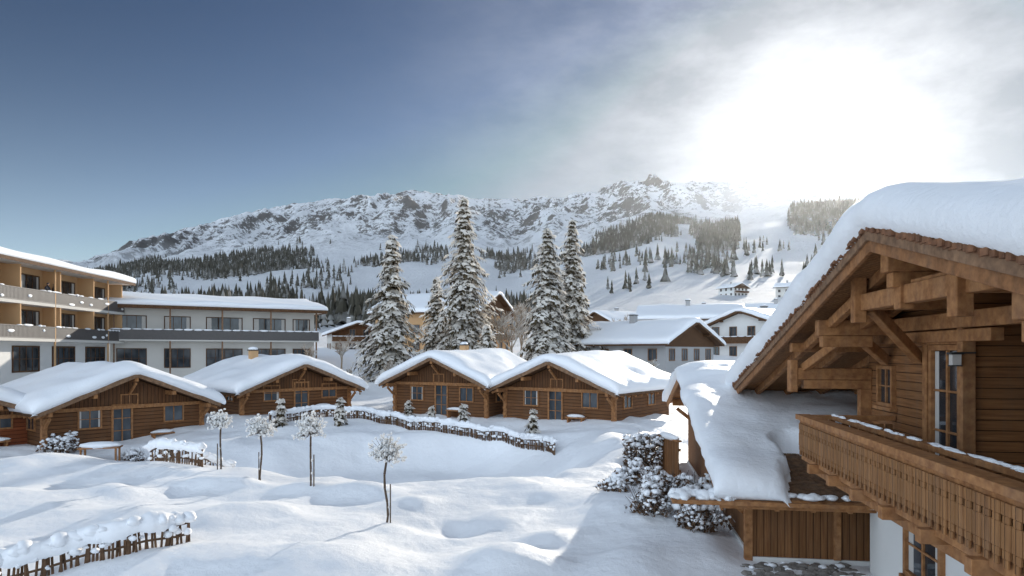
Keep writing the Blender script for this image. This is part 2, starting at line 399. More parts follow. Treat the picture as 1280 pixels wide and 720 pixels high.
# ------------------------------------------------------------------ small chalets
def chalet(name,x,y,yaw,hw=4.5,L=9.5,zridge=None,slope=.42,seed=0,wall='wood_ch',zb=None,chim=True):
    rot=90-yaw
    g0=zb if zb is not None else tz(x,y)
    E=empty(name,(x,y,g0),rot)
    zr=(zridge-g0) if zridge else 3.8
    wy=hw-.65
    mb=MB();gable_body(mb,1.0,L-.5,-wy,wy,-1.5,zr-.2,slope)
    mb.build('walls',[M[wall]],E)
    mb=MB();zz=zr-.2-slope*wy
    mb.add([(.955,-wy+.05,zz),(.955,wy-.05,zz),(.955,0,zr-.24),(.998,-wy+.05,zz),(.998,wy-.05,zz),(.998,0,zr-.24)],[(0,1,2),(5,4,3),(0,3,4,1),(1,4,5,2),(2,5,3,0)])
    mb.build('gable_boards',[M['wood_chv']],E)
    mb=MB();roof_slabs(mb,0,L,-hw,hw,zr,slope,.16);mb.build('roof',[M['beam_d']],E)
    mb=MB()
    for s in (-1,1):
        mb.beam((-.03,0,zr-.09),(-.03,s*(hw+.02),zr-.09-slope*hw),.06,.24,0)
        mb.beam((L+.03,0,zr-.09),(L+.03,s*(hw+.02),zr-.09-slope*hw),.06,.24,0)
    for yy in (0,wy*.5,-wy*.5,wy,-wy):
        zt=zr-.17-slope*abs(yy)-.04;mb.box(.04,1.0,yy-.1,yy+.1,zt-.24,zt,1)
    for yy in (wy,-wy,0):
        zt=zr-.45-slope*abs(yy);mb.beam((.95,yy,zt-.7),(.15,yy,zt-.08),.12,.12,1)
    mb.box(.86,1.0,-wy-.02,wy+.02,zz-.12,zz+.08,1)
    for s in (-1,1):
        for k in range(int((zz+.4)/.4)):
            mb.box(.82,1.02,s*wy-.12,s*wy+.12,k*.4-.2,k*.4,1)
        mb.box(.9,1.1,s*wy-.13,s*wy+.13,-1,zz-.13,1)
    for k in range(int(L/.8)):
        for s in (-1,1):
            xx=.3+k*.8;mb.beam((xx,s*(wy-.05),zr-.26-slope*wy),(xx,s*(hw-.05),zr-.26-slope*hw),.09,.12,1)
    mb.build('timber_frame',[M['beam_g'],M['beam']],E,bevel=.008)
    mb=MB();F=((.998,0,0),(0,1,0),(-1,0,0))
    r=random.Random(seed)
    o=r.uniform(-.4,.4)
    mb.window(F,-wy*.72,-wy*.72+1.0,1.0,1.85,.08,0,1,1,0)
    mb.window(F,wy*.36,wy*.36+1.0,.95,1.85,.08,0,1,1,1,mc=2)
    mb.window(F,-.45+o,.45+o,.0,2.0,.1,0,1,1,2)
    mb.window(F,-.4,.4,zz+.12,zz+.12+.5,.06,0,1,1,0)
    for s in (-1,1):
        F2=((0,s*wy,0),(1,0,0),(0,s,0))
        mb.window(F2,2.2,3.2,.95,1.75,.08,0,1,1,0);mb.window(F2,5.6,6.6,.95,1.75,.08,0,1,1,0)
    mb.build('windows_and_door',[M['beam'],M['glass'],M['curtain']],E)
    roof_snow('roof_snow',-.02,L+.02,-hw-.02,hw+.02,zr,slope,.68,E,seed,out=.18,amp=.15)
    if chim:
        mb=MB();cx=L*.55;mb.box(cx,cx+.5,.7,1.2,zr-1,zr+.85,0);mb.box(cx-.06,cx+.56,.64,1.26,zr+.85,zr+.92,1);mb.lump((cx+.25,.95,zr+.97),.32,.32,.16,2)
        mb.build('chimney',[M['ochre'],M['metal'],M['snow_f']],E)
    mb=MB();mb.box(.35,.85,-2.2,-1.0,.32,.4,0)
    for yy in(-2.1,-1.15): mb.box(.4,.8,yy,yy+.08,-.3,.32,0)
    mb.lump((.6,-1.6,.46),.28,.6,.12,1);mb.build('bench',[M['beam'],M['snow_f']],E,bevel=.01)
    return E
chalet('log_chalet',2.2,41.5,36,hw=4.6,L=9.5,zridge=4.45,seed=5,slope=.40,chim=False)
chalet('log_chalet',-5.5,46,30,hw=4.5,L=9.5,zridge=4.65,seed=4,slope=.42)
chalet('log_chalet',-13.6,45,-45,hw=4.5,L=10,zridge=4.25,seed=3,slope=.40)
chalet('log_chalet',-20.2,36.8,-52,hw=4.7,L=9.5,zridge=3.85,seed=2,slope=.40,chim=False)
chalet('red_chalet',-26.3,32.5,-55,hw=4.0,L=8,zridge=3.2,seed=1,slope=.38,wall='wood_red')

# ------------------------------------------------------------------ right-hand house
K=1.3
Tk=lambda p:(p[0]*K,p[1]*K,p[2]*K-1.5)
HX,HY=4.25*K,8*K
H=empty('wooden_chalet_house',(HX,HY,0),-8.63)
ZR=6.46;SL=.25;UN=-9.3;UF=9.25;VB=13
mb=MB(Tk)
roof_slabs(mb,0,VB,UN,UF,ZR-.06,SL,.07,0)
mb.build('roof_deck',[mat_wood('soffit_boards',(.32,.17,.075),(.14,.07,.03),'h',.14,.12)],H)
mb=MB(Tk)
for s,ue in ((-1,-UN),(1,UF)):
    mb.beam((-.03,0,ZR-.17),(-.03,s*ue,ZR-.17-SL*ue),.05,.22,2)
    mb.beam((-.075,0,ZR-.09),(-.075,s*ue,ZR-.09-SL*ue),.04,.11,0)
    for v in (.45,1.15,1.9,2.7,3.5,4.3):
        mb.beam((v,s*.1,ZR-.20-SL*.1),(v,s*(ue-.1),ZR-.20-SL*(ue-.1)),.10,.14,1)
for u in (-9.2,9.2):
    z=ZR-SL*9.2
    mb.box(-.05,VB,u-.035,u+.035,z-.26,z-.08,2)
mb.build('bargeboards_and_rafters',[M['beam_g'],M['beam'],mat_wood('bargeboard_timber',(.31,.16,.075),(.15,.075,.035),None,.2,.2)],H,bevel=.006)
mb=MB(Tk)
for s,ue in ((-1,9.3),(1,9.2)):
    u=0.05
    while u<ue:
        w=random.uniform(.07,.12);z=ZR-SL*(u+w/2)
        mb.box(-.10-random.uniform(0,.05),.25,s*u if s>0 else -u-w,(s*u+w) if s>0 else -u,z-.03,z+random.uniform(.02,.05),0)
        mb.box(-.07-random.uniform(0,.04),.25,s*u if s>0 else -u-w,(s*u+w-.012) if s>0 else -u-.012,z-.055,z-.032,0)
        u+=w+.008
mb.build('shingle_edge',[mat_wood('shingle_edge_wood',(.24,.125,.07),(.10,.05,.03),None,.1,.2)],H)
roof_snow('roof_snow',-.12,VB,UN,UF+.05,ZR,SL,.50,H,21,Tk,70,120,amp=.16,mat=mat_snow('house_roof_snow',1.6,.06),out=.11)
mb=MB(Tk)
for u,w in ((0,.22),(2.7,.2),(-2.7,.2),(-5.6,.2)):
    zt=ZR-.29-SL*abs(u)
    mb.box(.10,2.7,u-w/2,u+w/2,zt-.24,zt,0)
    mb.box(.16,.9,u-w/2+.02,u+w/2-.02,zt-.42,zt-.243,0)
mb.box(.28,.44,-2.35,1.62,5.56,5.78,0)
mb.box(.24,.40,-.09,.09,5.5,6.2,1)
mb.box(.20,.36,-1.50,-1.30,5.34,6.02,1)
mb.box(.20,.36,1.30,1.46,5.40,6.02,1)
mb.beam((.36,-.2,5.80),(.36,-1.5,5.80),.1,.05,0)
mb.box(.5,2.6,-1.48,-1.32,5.57,5.76,0)
mb.box(.5,1.4,1.31,1.45,5.57,5.76,0)
mb.box(1.16,1.345,-9,4.2,5.30,5.50,0)
mb.box(1.19,1.34,-.1,4.18,5.13,5.28,1)
mb.box(.05,1.36,3.98,4.20,4.52,4.72,0);mb.box(.25,1.36,4.0,4.18,4.36,4.517,0)
mb.box(.02,.14,3.96,4.22,4.30,4.86,1)
mb.box(.05,1.36,4.0,4.18,5.0,5.16,0)
mb.beam((.25,4.09,4.70),(.9,2.2,5.62),.12,.14,1)
mb.beam((1.30,3.2,4.85),(.45,2.75,5.5),.13,.15,1)
mb.beam((1.30,2.0,4.9),(.45,1.4,5.6),.13,.15,1)
mb.beam((.3,4.6,4.95),(.3,1.5,5.72),.11,.14,1)
mb.box(1.20,1.36,.56,.70,3.0,5.30,1)
mb.box(1.18,1.38,4.02,4.18,2.9,4.36,1)
mb.box(1.2,1.36,-3.4,-3.26,3.0,5.3,1)
mb.build('roof_timbers',[M['beam'],M['beam']],H,bevel=.012)
mb=MB(Tk)
def wallx(mb,x0,x1,u0,u1,zb,mi):
    ztop=lambda u:ZR-.14-SL*abs(u)
    us=[u0]+([0] if u0<0<u1 else [])+[u1]
    for a,b in zip(us[:-1],us[1:]):
        mb.hexa([(x0,a,zb),(x1,a,zb),(x1,b,zb),(x0,b,zb),(x0,a,ztop(a)),(x1,a,ztop(a)),(x1,b,ztop(b)),(x0,b,ztop(b))],mi)
wallx(mb,1.36,VB-1,.64,4.15,2.95,0)
wallx(mb,2.55,VB-1,-8.5,.637,2.95,1)
mb.build('upper_walls',[M['wood_log'],M['wood_vert']],H)
mb=MB(Tk);mb.box(1.37,VB-1,-8.5,4.12,-.5,2.947,0);mb.build('ground_floor_wall',[M['stucco']],H)
mb=MB(Tk)
F=((1.36,0,0),(0,1,0),(-1,0,0))
mb.window(F,3.03,3.55,4.18,4.72,.06,0,1,1,1)
mb.window(F,.82,1.62,3.40,5.02,.075,0,1,1,2,mc=2)
mb.box(1.28,1.358,1.72,1.86,3.4,5.12,0);mb.box(1.27,1.358,.70,1.88,5.10,5.22,0)
mb.box(1.25,1.358,2.92,3.66,4.06,4.12,0)
F3=((1.37,0,0),(0,1,0),(-1,0,0))
mb.window(F3,1.45,2.5,1.72,2.55,.08,0,1,1,1,mc=2)
mb.box(1.26,1.368,1.33,2.62,1.58,1.64,0)
F4=((2.55,0,0),(0,1,0),(-1,0,0))
mb.window(F4,-1.9,-.6,3.4,4.9,.08,0,1,1,2,mc=2)
mb.build('windows_and_door',[M['beam'],M['glass'],M['curtain']],H,bevel=.005)
mb=MB(Tk);mb.box(1.10,1.34,.52,.55,4.98,5.0,0);mb.box(1.06,1.16,.49,.58,4.84,4.97,1);mb.box(1.04,1.18,.47,.60,4.97,4.995,0);mb.box(1.05,1.17,.48,.59,4.825,4.84,0)
mb.build('wall_lantern',[M['metal'],M['curtain']],H)
# balcony
mb=MB(Tk)
uf=2.93;un=-8.4;vb=-.02
mb.box(vb+.03,1.36,un,uf,3.34,3.42,1)
mb.box(vb-.03,vb+.025,un,uf+.06,3.28,3.46,0)
mb.box(vb-.11,vb+.11,un,uf+.12,3.92,4.0,0)
mb.box(vb-.045,vb+.04,un,uf+.1,3.80,3.915,0)
mb.box(vb-.045,vb+.02,un,uf+.1,3.47,3.54,0)
mb.box(vb+.12,1.34,uf,uf+.08,3.92,3.995,0);mb.box(vb+.03,1.34,uf+.01,uf+.06,3.50,3.57,0)
mb.box(vb+.38,vb+.50,un,uf-.1,3.93,3.99,0)
mb.box(vb+.40,vb+.46,un,uf-.1,3.70,3.77,0)
for u in np.arange(un,uf+.1,1.9):
    mb.box(vb-.04,vb+.08,u-.06,u+.06,3.45,3.93,0)
    mb.box(vb+.40,vb+.47,u-.05,u+.05,3.43,3.93,0)
u=uf
while u>un:
    for (a,b_,w) in ((3.86,3.76,.064),(3.76,3.70,.046),(3.70,3.50,.064),(3.50,3.43,.050),(3.43,3.36,.028)):
        mb.box(vb-.072,vb-.048,u-w,u+w,b_,a,2)
    u-=.142
v=.1
while v<1.3:
    mb.box(v-.055,v+.055,uf+.082,uf+.10,3.40,3.86,2);v+=.13
for u in np.arange(un+.3,uf+.05,.93):
    mb.box(vb-.16,1.36,u-.06,u+.06,3.20,3.335,0)
mb.box(vb+.12,vb+.25,un,uf,3.08,3.195,0)
for u in (2.7,-.2,-3.1,-6):
    mb.beam((1.34,u,2.5),(.2,u,3.10),.10,.11,0)
mb.build('balcony',[M['beam'],M['beam_g'],mat_wood('carved_slats',(.33,.18,.08),(.16,.08,.035),'h',.184,.2,.02)],H,bevel=.006)
mb=MB(Tk)
for i in range(14):
    u=uf-.2-i*.5-random.random()*.25
    for q in range(4):
        mb.lump((vb+.44+random.uniform(-.015,.015),u+random.uniform(-.2,.2),3.993),random.uniform(.025,.05),random.uniform(.06,.18),random.uniform(.012,.03),0,9,6,.25)
mb.build('rail_snow',[M['snow_f']],H,smooth=True)

# outbuilding with lower roof
A=empty('wooden_outbuilding',(4.94*K,20*K,0),-8.63)
AZ=4.34;AS=.235;AN=-8.1;AF=4.6;AV=9
mb=MB(Tk);roof_slabs(mb,0,AV,AN,AF,AZ-.01,AS,.09,0);mb.build('roof',[M['beam']],A)
mb=MB(Tk)
u=AN
while u<-4.5:
    v=.05+random.random()*.1
    z=AZ-AS*abs(u)
    while v<4.6:
        w=random.uniform(.09,.16)
        mb.hexa([(v,u,z-.005),(v+w,u,z-.005),(v+w,u+.28,z+.05),(v,u+.28,z+.05),(v,u,z+.028),(v+w,u,z+.028),(v+w,u+.28,z+.075),(v,u+.28,z+.075)],0)
        v+=w+.008
    u+=.2
mb.build('shingles',[mat_wood('old_shingles',(.22,.14,.085),(.08,.05,.035),None,.1,.4)],A)
msk=lambda PX,PY: 1-ss(.95,1.2,PX+.3*np.sin(PY*2.1)+.2*np.sin(PX*5)+.25*fbm(PX*3,PY*3,2,77))*ss(-5.9,-6.3,PY+.3*np.sin(PX*2.7)+.12*np.sin(PX*7)+.3*fbm(PX*3,PY*3,2,78))
roof_snow('roof_snow',-.08,AV,AN-.03,AF+.05,AZ,AS,.40,A,33,Tk,90,130,mask=msk,amp=.28,out=.10,mat=bpy.data.materials['house_roof_snow'])
mb=MB(Tk)
for s,ue in ((-1,8.1),(1,4.6)):
    mb.beam((-.03,0,AZ-.12),(-.03,s*ue,AZ-.12-AS*ue),.05,.22,0)
mb.box(-.08,4.2,AN-.06,AN-.01,AZ-AS*8.1-.17,AZ-AS*8.1-.02,0)
mb.box(-.9,4.3,AN-.15,AN-.07,AZ-AS*8.1-.10,AZ-AS*8.1-.03,0)
mb.box(-.9,.0,AN-.06,AN+.55,AZ-AS*8.1-.10,AZ-AS*8.1-.04,0)
for v in np.arange(.3,4.2,.6): mb.beam((v,AN+.02,AZ-AS*8.1-.16),(v,AN+1.0,AZ-AS*7.1-.16),.08,.12,0)
for u in (0,-3.5,-7.0,3.5):
    z=AZ-.12-AS*abs(u);mb.box(.05,1.0,u-.09,u+.09,z-.24,z-.01,0)
for u in (-7.0,-3.5,0,3.5):
    z=AZ-.4-AS*abs(u);mb.beam((1.0,u,z-.7),(.2,u,z-.05),.1,.12,0)
mb.box(.46,.60,-7.5,-7.36,.9,AZ-.1-AS*7.4-.02,0)
for v in (2.0,3.6): mb.box(v,v+.12,-7.52,-7.452,1.25,AZ-.1-AS*7.4-.05,0)
mb.build('eaves_and_beams',[M['beam'],M['metal']],A,bevel=.006)
mb=MB(Tk);gable_body(mb,.6,AV-.3,-7.45,3.8,1.25,AZ-.10,AS,0);mb.build('walls',[M['wood_vert']],A)
mb=MB(Tk);mb.box(.57,AV-.3,-7.48,3.8,.3,1.247,0);mb.build('plinth',[M['stucco']],A)
mb=MB(Tk)
F=((.6,0,0),(0,1,0),(-1,0,0));mb.window(F,-5.6,-4.6,1.9,2.7,.07,0,1,1,1);mb.window(F,-2.6,-1.7,1.3,2.9,.07,0,1,1,2)
mb.build('windows',[M['beam'],M['glass']],A)
mb=MB(Tk)
for i in range(34):
    mb.lump((-.85+i*.03,AN+.22+random.uniform(-.2,.25),AZ-AS*8.1+.0),random.uniform(.08,.15),random.uniform(.12,.22),.05+.06*random.random(),0,9,6,.2)
for i in range(30):
    v=random.uniform(0,2.9);mb.lump((v,AN+.02+random.uniform(-.03,.12),AZ-AS*8.1+.05),random.uniform(.06,.16),.10,random.uniform(.03,.07),0,9,6,.2)
mb.build('eave_snow_lumps',[M['snow_f']],A,smooth=True)

# ------------------------------------------------------------------ hotel wings
def hotel1():
    dirx,diry=.088,-.996
    E=empty('hotel_balcony_wing',(-41.4,70,0),math.degrees(math.atan2(diry,dirx)))
    Ln=34
    mb=MB();mb.box(0,Ln,-16,0,6.1,12.0,0);mb.box(0,Ln,-16,-.003,-1,6.1,1)
    mb.build('walls',[M['ochre'],M['stucco']],E)
    mb=MB();mb.box(-1.6,Ln+1,-17,1.9,12.0,12.22,0);mb.box(-1.62,Ln+1,1.9,1.96,11.95,12.3,1)
    mb.box(-1.66,-1.6,-17,1.96,11.95,12.3,1);mb.build('flat_roof',[M['cream'],M['beam_d']],E)
    lx=edgelines(-1.6,Ln+1,40);ly=edgelines(-17,1.95,16)
    P=np.array([[(a,b_,12.2+.65*max(h1*h2,0)*(1+.12*math.sin(a*.6)+.1*math.sin(b_*.8+a*.3))) for a,h1 in lx] for b_,h2 in ly])
    npmesh('roof_snow',P.reshape(-1,3),gridfaces(len(ly),len(lx)),[M['snow_f']],parent=E,smooth=True)
    mb=MB();mr=MB();F=((0,0,0),(1,0,0),(0,1,0))
    for k in range(6):
        a=.9+k*5.5
        for zf in (9.05,6.1):
            mb.window(F,a,a+2.5,zf+.15,zf+2.3,.1,0,1,2,0,mc=2);mb.window(F,a+3.1,a+4.5,zf+.15,zf+2.3,.1,0,1,1,0)
        mb.window(F,a,a+3.4,3.45,5.4,.12,0,1,3,1)
        for zf in (9.05,6.1):
            mr.box(a-.75,a-.6,0,1.45,zf,zf+2.85,3)
    mb.build('windows',[M['beam_d'],M['glass'],M['curtain']],E)
    for zf in (9.05,6.1):
        mr.box(-.2,Ln,0.003,1.5,zf-.24,zf-.003,0)
        mr.box(-.2,Ln,1.46,1.52,zf+.95,zf+1.02,1)
        mr.box(-.2,Ln,1.47,1.50,zf+.0,zf+.10,1)
        for i in range(int(Ln/.16)):
            mr.box(-.2+i*.16,-.2+i*.16+.12,1.47,1.495,zf+.1,zf+.95,1)
        x=0
        while x<Ln:
            w=random.uniform(.4,1.4);h=random.uniform(.04,.12)
            if random.random()<.75: mr.lump((x+w/2,1.49,zf+1.04),w/2,.10,h,2)
            if random.random()<.35: mr.lump((x+w/2,1.52,zf+.12+random.random()*.6),w/3,.05,.12,2)
            x+=w
    for k in range(4): mr.box(3+k*9,3.12+k*9,1.38,1.5,-1,12,3)
    mr.build('balconies',[M['cream'],M['rail'],M['snow_f'],M['ochre']],E)
    return E
def hotel2():
    E=empty('hotel_link_wing',(-41.4,70,0),31.3)
    Ln=21
    mb=MB();mb.box(.2,Ln,0,12,-1,9.6,0);mb.build('walls',[M['cream']],E)
    mb=MB();mb.box(-.5,Ln+1,-1.7,12.5,9.6,9.85,0);mb.box(-.5,Ln+1,-1.78,-1.7,9.5,9.95,1);mb.box(Ln+1,Ln+1.08,-1.78,12.5,9.5,9.95,1)
    mb.build('roof',[M['cream'],M['beam_d']],E)
    lx=edgelines(-.5,Ln+1.05,30);ly=edgelines(-1.8,12.5,16)
    P=np.array([[(a,b_,9.85+max(h1*h2,0)*(.55+.16*(b_+1.8)*(1 if b_<7 else .7)+.06*math.sin(a*.9+b_))) for a,h1 in lx] for b_,h2 in ly])
    npmesh('roof_snow',P.reshape(-1,3),gridfaces(len(ly),len(lx)),[M['snow_f']],parent=E,smooth=True)
    F=((0,0,0),(1,0,0),(0,-1,0));mb=MB()
    for a,w in ((.8,2.6),(5.2,2.4),(9.3,3.6),(14.2,3.4),(18.6,1.8)):
        mb.window(F,a,a+w,6.75,8.75,.09,0,1,2,0,mc=2);mb.window(F,a,a+w,3.4,5.3,.09,0,1,3,1)
    mb.build('windows',[M['beam_d'],M['glass'],M['curtain']],E)
    mb=MB();mb.box(0.25,Ln+.1,-1.5,-.003,6.15,6.4,0);mb.box(0.25,Ln+.1,-1.54,-1.5,6.3,7.35,1);mb.box(Ln+.1,Ln+.14,-1.54,0,6.3,7.35,1)
    for k in range(5): mb.box(.4+k*5.1,.55+k*5.1,-1.48,-1.34,-1,9.6,2)
    for k in range(22): mb.lump((.6+k*.96,-1.52,7.36),.5,.09,.05+.06*random.random(),3)
    mb.build('balcony',[M['cream'],M['rail'],M['beam_g'],M['snow_f']],E)
HW=hotel1();hotel2()
def person(name,a,dy,face,seed):
    d=Vector((.088,-.996,0));n=Vector((.996,.088,0));p=Vector((-41.4,70,0))+d*a+n*dy
    E=empty(name,(p.x,p.y,9.05),face)
    J=[(0,0,.92),(0,.01,1.12),(0,.03,1.36),(0,.04,1.50),(0,.07,1.60),(0,.09,1.70),
       (.10,0,.86),(.11,.03,.48),(.11,0,.08),(.11,.13,.04),(-.10,0,.86),(-.12,.02,.48),(-.12,-.02,.08),(-.12,.11,.04),
       (.19,.03,1.40),(.26,.08,1.14),(.16,.30,1.08),(.13,.38,1.08),(-.19,.03,1.40),(-.27,.06,1.14),(-.17,.30,1.06),(-.14,.38,1.06)]
    Ed=[(0,1),(1,2),(2,3),(3,4),(4,5),(0,6),(6,7),(7,8),(8,9),(0,10),(10,11),(11,12),(12,13),(2,14),(14,15),(15,16),(16,17),(2,18),(18,19),(19,20),(20,21)]
    Rr=[.16,.15,.17,.06,.09,.095,.10,.07,.05,.04,.10,.07,.05,.04,.08,.055,.045,.04,.08,.055,.045,.04]
    me=bpy.data.meshes.new('body');me.from_pydata(J,Ed,[]);me.materials.append(M['coat']);ob=bpy.data.objects.new('body',me);SC.collection.objects.link(ob);ob.parent=E
    md=ob.modifiers.new('skin','SKIN')
    if not me.skin_vertices:
        bm=bmesh.new();bm.from_mesh(me);bm.verts.layers.skin.verify();bm.to_mesh(me);bm.free()
    for i,r in enumerate(Rr): me.skin_vertices[0].data[i].radius=(r,r*.85)
    me.skin_vertices[0].data[0].use_root=True
    ob.modifiers.new('sub','SUBSURF').levels=1
    mb=MB();mb.lump((0,.115,1.655),.075,.08,.10,0,10,8,0);mb.lump((0,.195,1.65),.015,.02,.02,0,6,4,0)
    for s in(-1,1): mb.lump((s*.075,.11,1.65),.012,.02,.03,0,6,4,0)
    mb.lump((0,.085,1.72),.095,.105,.075,1,10,8,0);mb.build('face_and_hat',[M['skin'],M['coat']],E,smooth=True)
person('person',11.6,1.05,-60,1);person('person',12.6,1.1,-100,2)

# ------------------------------------------------------------------ village houses
def house(name,x,y,rot,hw,L,zb,zeave,slope,wall='stucco',gab=None,rows=2,seed=0,T=.5,fw=.9):
    E=empty(name,(x,y,zb),rot);zr=(zeave-zb)+slope*hw;wy=hw-.9
    mb=MB();gable_body(mb,fw,L-fw,-wy,wy,-3,zr-.2,slope);mb.build('walls',[M[wall]],E)
    if gab:
        zz=(zeave-zb)-.3;mb=MB()
        z1=zr-.24-slope*wy
        mb.add([(fw-.05,-wy,zz),(fw-.05,wy,zz),(fw-.05,wy,z1),(fw-.05,0,zr-.26),(fw-.05,-wy,z1)]+[(fw-.002,-wy,zz),(fw-.002,wy,zz),(fw-.002,wy,z1),(fw-.002,0,zr-.26),(fw-.002,-wy,z1)],
          [(0,1,2,3,4),(9,8,7,6,5),(0,5,6,1),(1,6,7,2),(2,7,8,3),(3,8,9,4),(4,9,5,0)]);mb.build('gable_cladding',[M[gab]],E)
    mb=MB();roof_slabs(mb,0,L,-hw,hw,zr,slope,.2)
    for s in(-1,1):
        for xx in (-.03,L+.03): mb.beam((xx,0,zr-.1),(xx,s*hw,zr-.1-slope*hw),.06,.3,0)
    for yy in (0,wy*.55,-wy*.55): mb.box(.05,fw,yy-.12,yy+.12,zr-.45-slope*abs(yy),zr-.22-slope*abs(yy))
    mb.build('roof',[M['beam_d']],E)
    roof_snow('roof_snow',-.02,L+.02,-hw-.02,hw+.02,zr,slope,T,E,seed,nx=12,ny=14)
    mb=MB();F=((fw-.052 if gab else fw,0,0),(0,1,0),(-1,0,0));F0=((fw,0,0),(0,1,0),(-1,0,0))
    for r in range(rows):
        zw=.9+r*2.7
        if zw+1.3>zr-.3: break
        n=max(2,int(wy*2/2.4))
        for i in range(n):
            a=-wy+ (i+.5)*2*wy/n
            if zw+1.25<zr-.35-slope*(abs(a)+.5): mb.window(F if zw>zeave-zb-1.6 else F0,a-.5,a+.5,zw,zw+1.2,.09,0,1,1,0)
        for s in(-1,1):
            F2=((0,s*wy,0),(1,0,0),(0,s,0));nn=int((L-2*fw)/2.8)
            if zw+1.3<zeave-zb:
                for i in range(nn):
                    a=fw+(i+.5)*(L-2*fw)/nn;mb.window(F2,a-.5,a+.5,zw,zw+1.2,.09,0,1,1,0)
    mb.build('windows',[M['beam_g'],M['glass']],E)
    if rows>1 and zeave-zb>3.4:
        mb=MB();mb.box(-.1,fw-.06,-wy,wy,2.55,2.7,0);mb.box(-.14,-.08,-wy,wy,2.6,3.5,1);
        for i in range(10): mb.lump((-.11,-wy+(i+.5)*wy*.2,3.5),.08,wy*.1,.07,2)
        mb.build('balcony',[M['beam'],M['beam_d'],M['snow_f']],E)
    mb=MB();mb.box(L*.5,L*.5+.7,1,1.7,zr-1.2,zr+.9,0);mb.box(L*.5-.07,L*.5+.77,.93,1.77,zr+.9,zr+1.0,1);mb.lump((L*.5+.35,1.35,zr+1.05),.4,.4,.22,2)
    mb.build('chimney',[M['greywall'],M['metal'],M['snow_f']],E)
    return E
house('village_house',21.2,78,135,6.2,15,3.2,5.9,.42,'greywall','beam_d',1,41,.6)
house('village_house',30.5,92,38,6.5,16,3.6,8.4,.34,'stucco',None,2,42,.6)
house('village_house',38,112,165,7,17,5,10.2,.34,'stucco','beam_d',2,43,.6)
house('village_house',-2,112,160,8,20,4.5,11.3,.42,'ochre','beam_d',3,44,.6)
house('village_house',-29,130,110,6,12,4.5,8.4,.38,'cream','wood_chv',2,45)
house('village_house',-20,128,60,7,14,4.5,9.6,.4,'ochre','beam_d',2,46)
house('village_house',18,150,30,6,14,tz(18,150),tz(18,150)+4.5,.4,'cream','beam_d',2,47)
house('village_house',66,150,150,6,14,tz(66,150)-1,tz(66,150)+5,.4,'stucco','beam_d',2,48)
house('village_house',48,142,165,7,15,tz(48,142)-1,tz(48,142)+4,.36,'cream','beam_d',2,52)
house('hillside_house',140,330,150,6,12,tz(140,330)-1,tz(140,330)+5,.4,'cream','beam_d',2,49)
house('hillside_house',118,350,120,6,12,tz(118,350)-1,tz(118,350)+4,.4,'stucco','beam_d',2,50)

# ------------------------------------------------------------------ trees
def quads(C,A,B):
    n=len(C);V=np.stack([C-A-B*.55,C+A*.2-B,C+A+B*.3,C-A*.1+B],1).reshape(-1,3)
    return V,np.arange(4*n).reshape(n,4)
def spruce(name,x,y,Ht,R,seed,small=False,z=None):
    rg=np.random.default_rng(seed);z=tz(x,y) if z is None else z
    E=empty(name,(x,y,z),rg.uniform(0,360))
    mb=MB();n=6;lean=rg.uniform(-.01,.01,2)
    for i in range(n):
        a=i/n;c=(i+1)/n
        mb.tube((lean[0]*Ht*a*a,lean[1]*Ht*a*a,Ht*a-.3*(i==0)),(lean[0]*Ht*c*c,lean[1]*Ht*c*c,Ht*c),Ht*.014*(1-a)+.01,Ht*.014*(1-c)+.008,7)
    C=[];A=[];B=[];MI=[]
    lv=int((14 if small else 42)*max(.5,min(1.2,Ht/16)) )
    brs=[]
    lob=rg.uniform(0,6.28,4)
    for l in range(lv):
        t=.04+.95*(l+rg.uniform(-.3,.3))/lv;zc=Ht*t
        Lm=R*(1-t)**.75*(.75+.35*rg.random())+.12*R*.4
        nb=int((6 if small else 10)*(1-t*.45))+1;a0=rg.uniform(0,6.28)
        for k in range(nb):
            a=a0+6.28*k/nb+rg.uniform(-.35,.35);L=Lm*rg.uniform(.5,1.2)*(1+.2*math.sin(a*2+lob[0]+t*7)+.15*math.sin(a*3+lob[1]-t*11))
            if rg.random()<.08: continue
            dirv=np.array([math.cos(a),math.sin(a)]);sd=np.array([-dirv[1],dirv[0]])
            droop=rg.uniform(.35,.75)*(1-.4*t)
            ns=max(2,int(L/(.17 if small else .33)))
            p1=(dirv[0]*L*.9,dirv[1]*L*.9,zc-droop*L*.8)
            brs.append(((0,0,zc),p1,L))
            for j in range(ns):
                f=(j+.6)/ns;rr=L*f;zz=zc+.12*L*math.sin(f*2.2)-droop*L*f**1.5
                wl=(.12+.34*(1-f))*L*.6+.12
                for q in range(5):
                    s=rg.uniform(-1,1)*wl
                    c=np.array([dirv[0]*(rr-abs(s)*.3)+sd[0]*s,dirv[1]*(rr-abs(s)*.3)+sd[1]*s,zz-abs(s)*.4+rg.uniform(-.05,.05)])
                    sc=(.14 if small else .26)*rg.uniform(.6,1.45)
                    d3=np.array([dirv[0]*.8+sd[0]*np.sign(s)*.5,dirv[1]*.8+sd[1]*np.sign(s)*.5,-.45+rg.uniform(-.3,.25)])
                    s3=np.array([sd[0],sd[1],rg.uniform(-.4,.4)])
                    if q<3:
                        C.append(c+[0,0,.05]);A.append(d3*sc*1.15);B.append(s3*sc*.75);MI.append(1)
                    else:
                        C.append(c-[0,0,.16*(.5 if small else 1)]);A.append(d3*sc*.6+np.array([0,0,-sc*.65]));B.append(s3*sc*.5);MI.append(0)
    for p,q,L in brs: mb.tube(p,q,.012*L+.012,.008,3)
    mb.build('trunk_and_branches',[M['bark']],E)
    V,F=quads(np.array(C),np.array(A),np.array(B))
    npmesh('foliage',V,F,[M['needle'],M['spr_snow']],MI,E)
    return E
spruce('spruce_tree',-12.7,72,15.6,4.1,1)
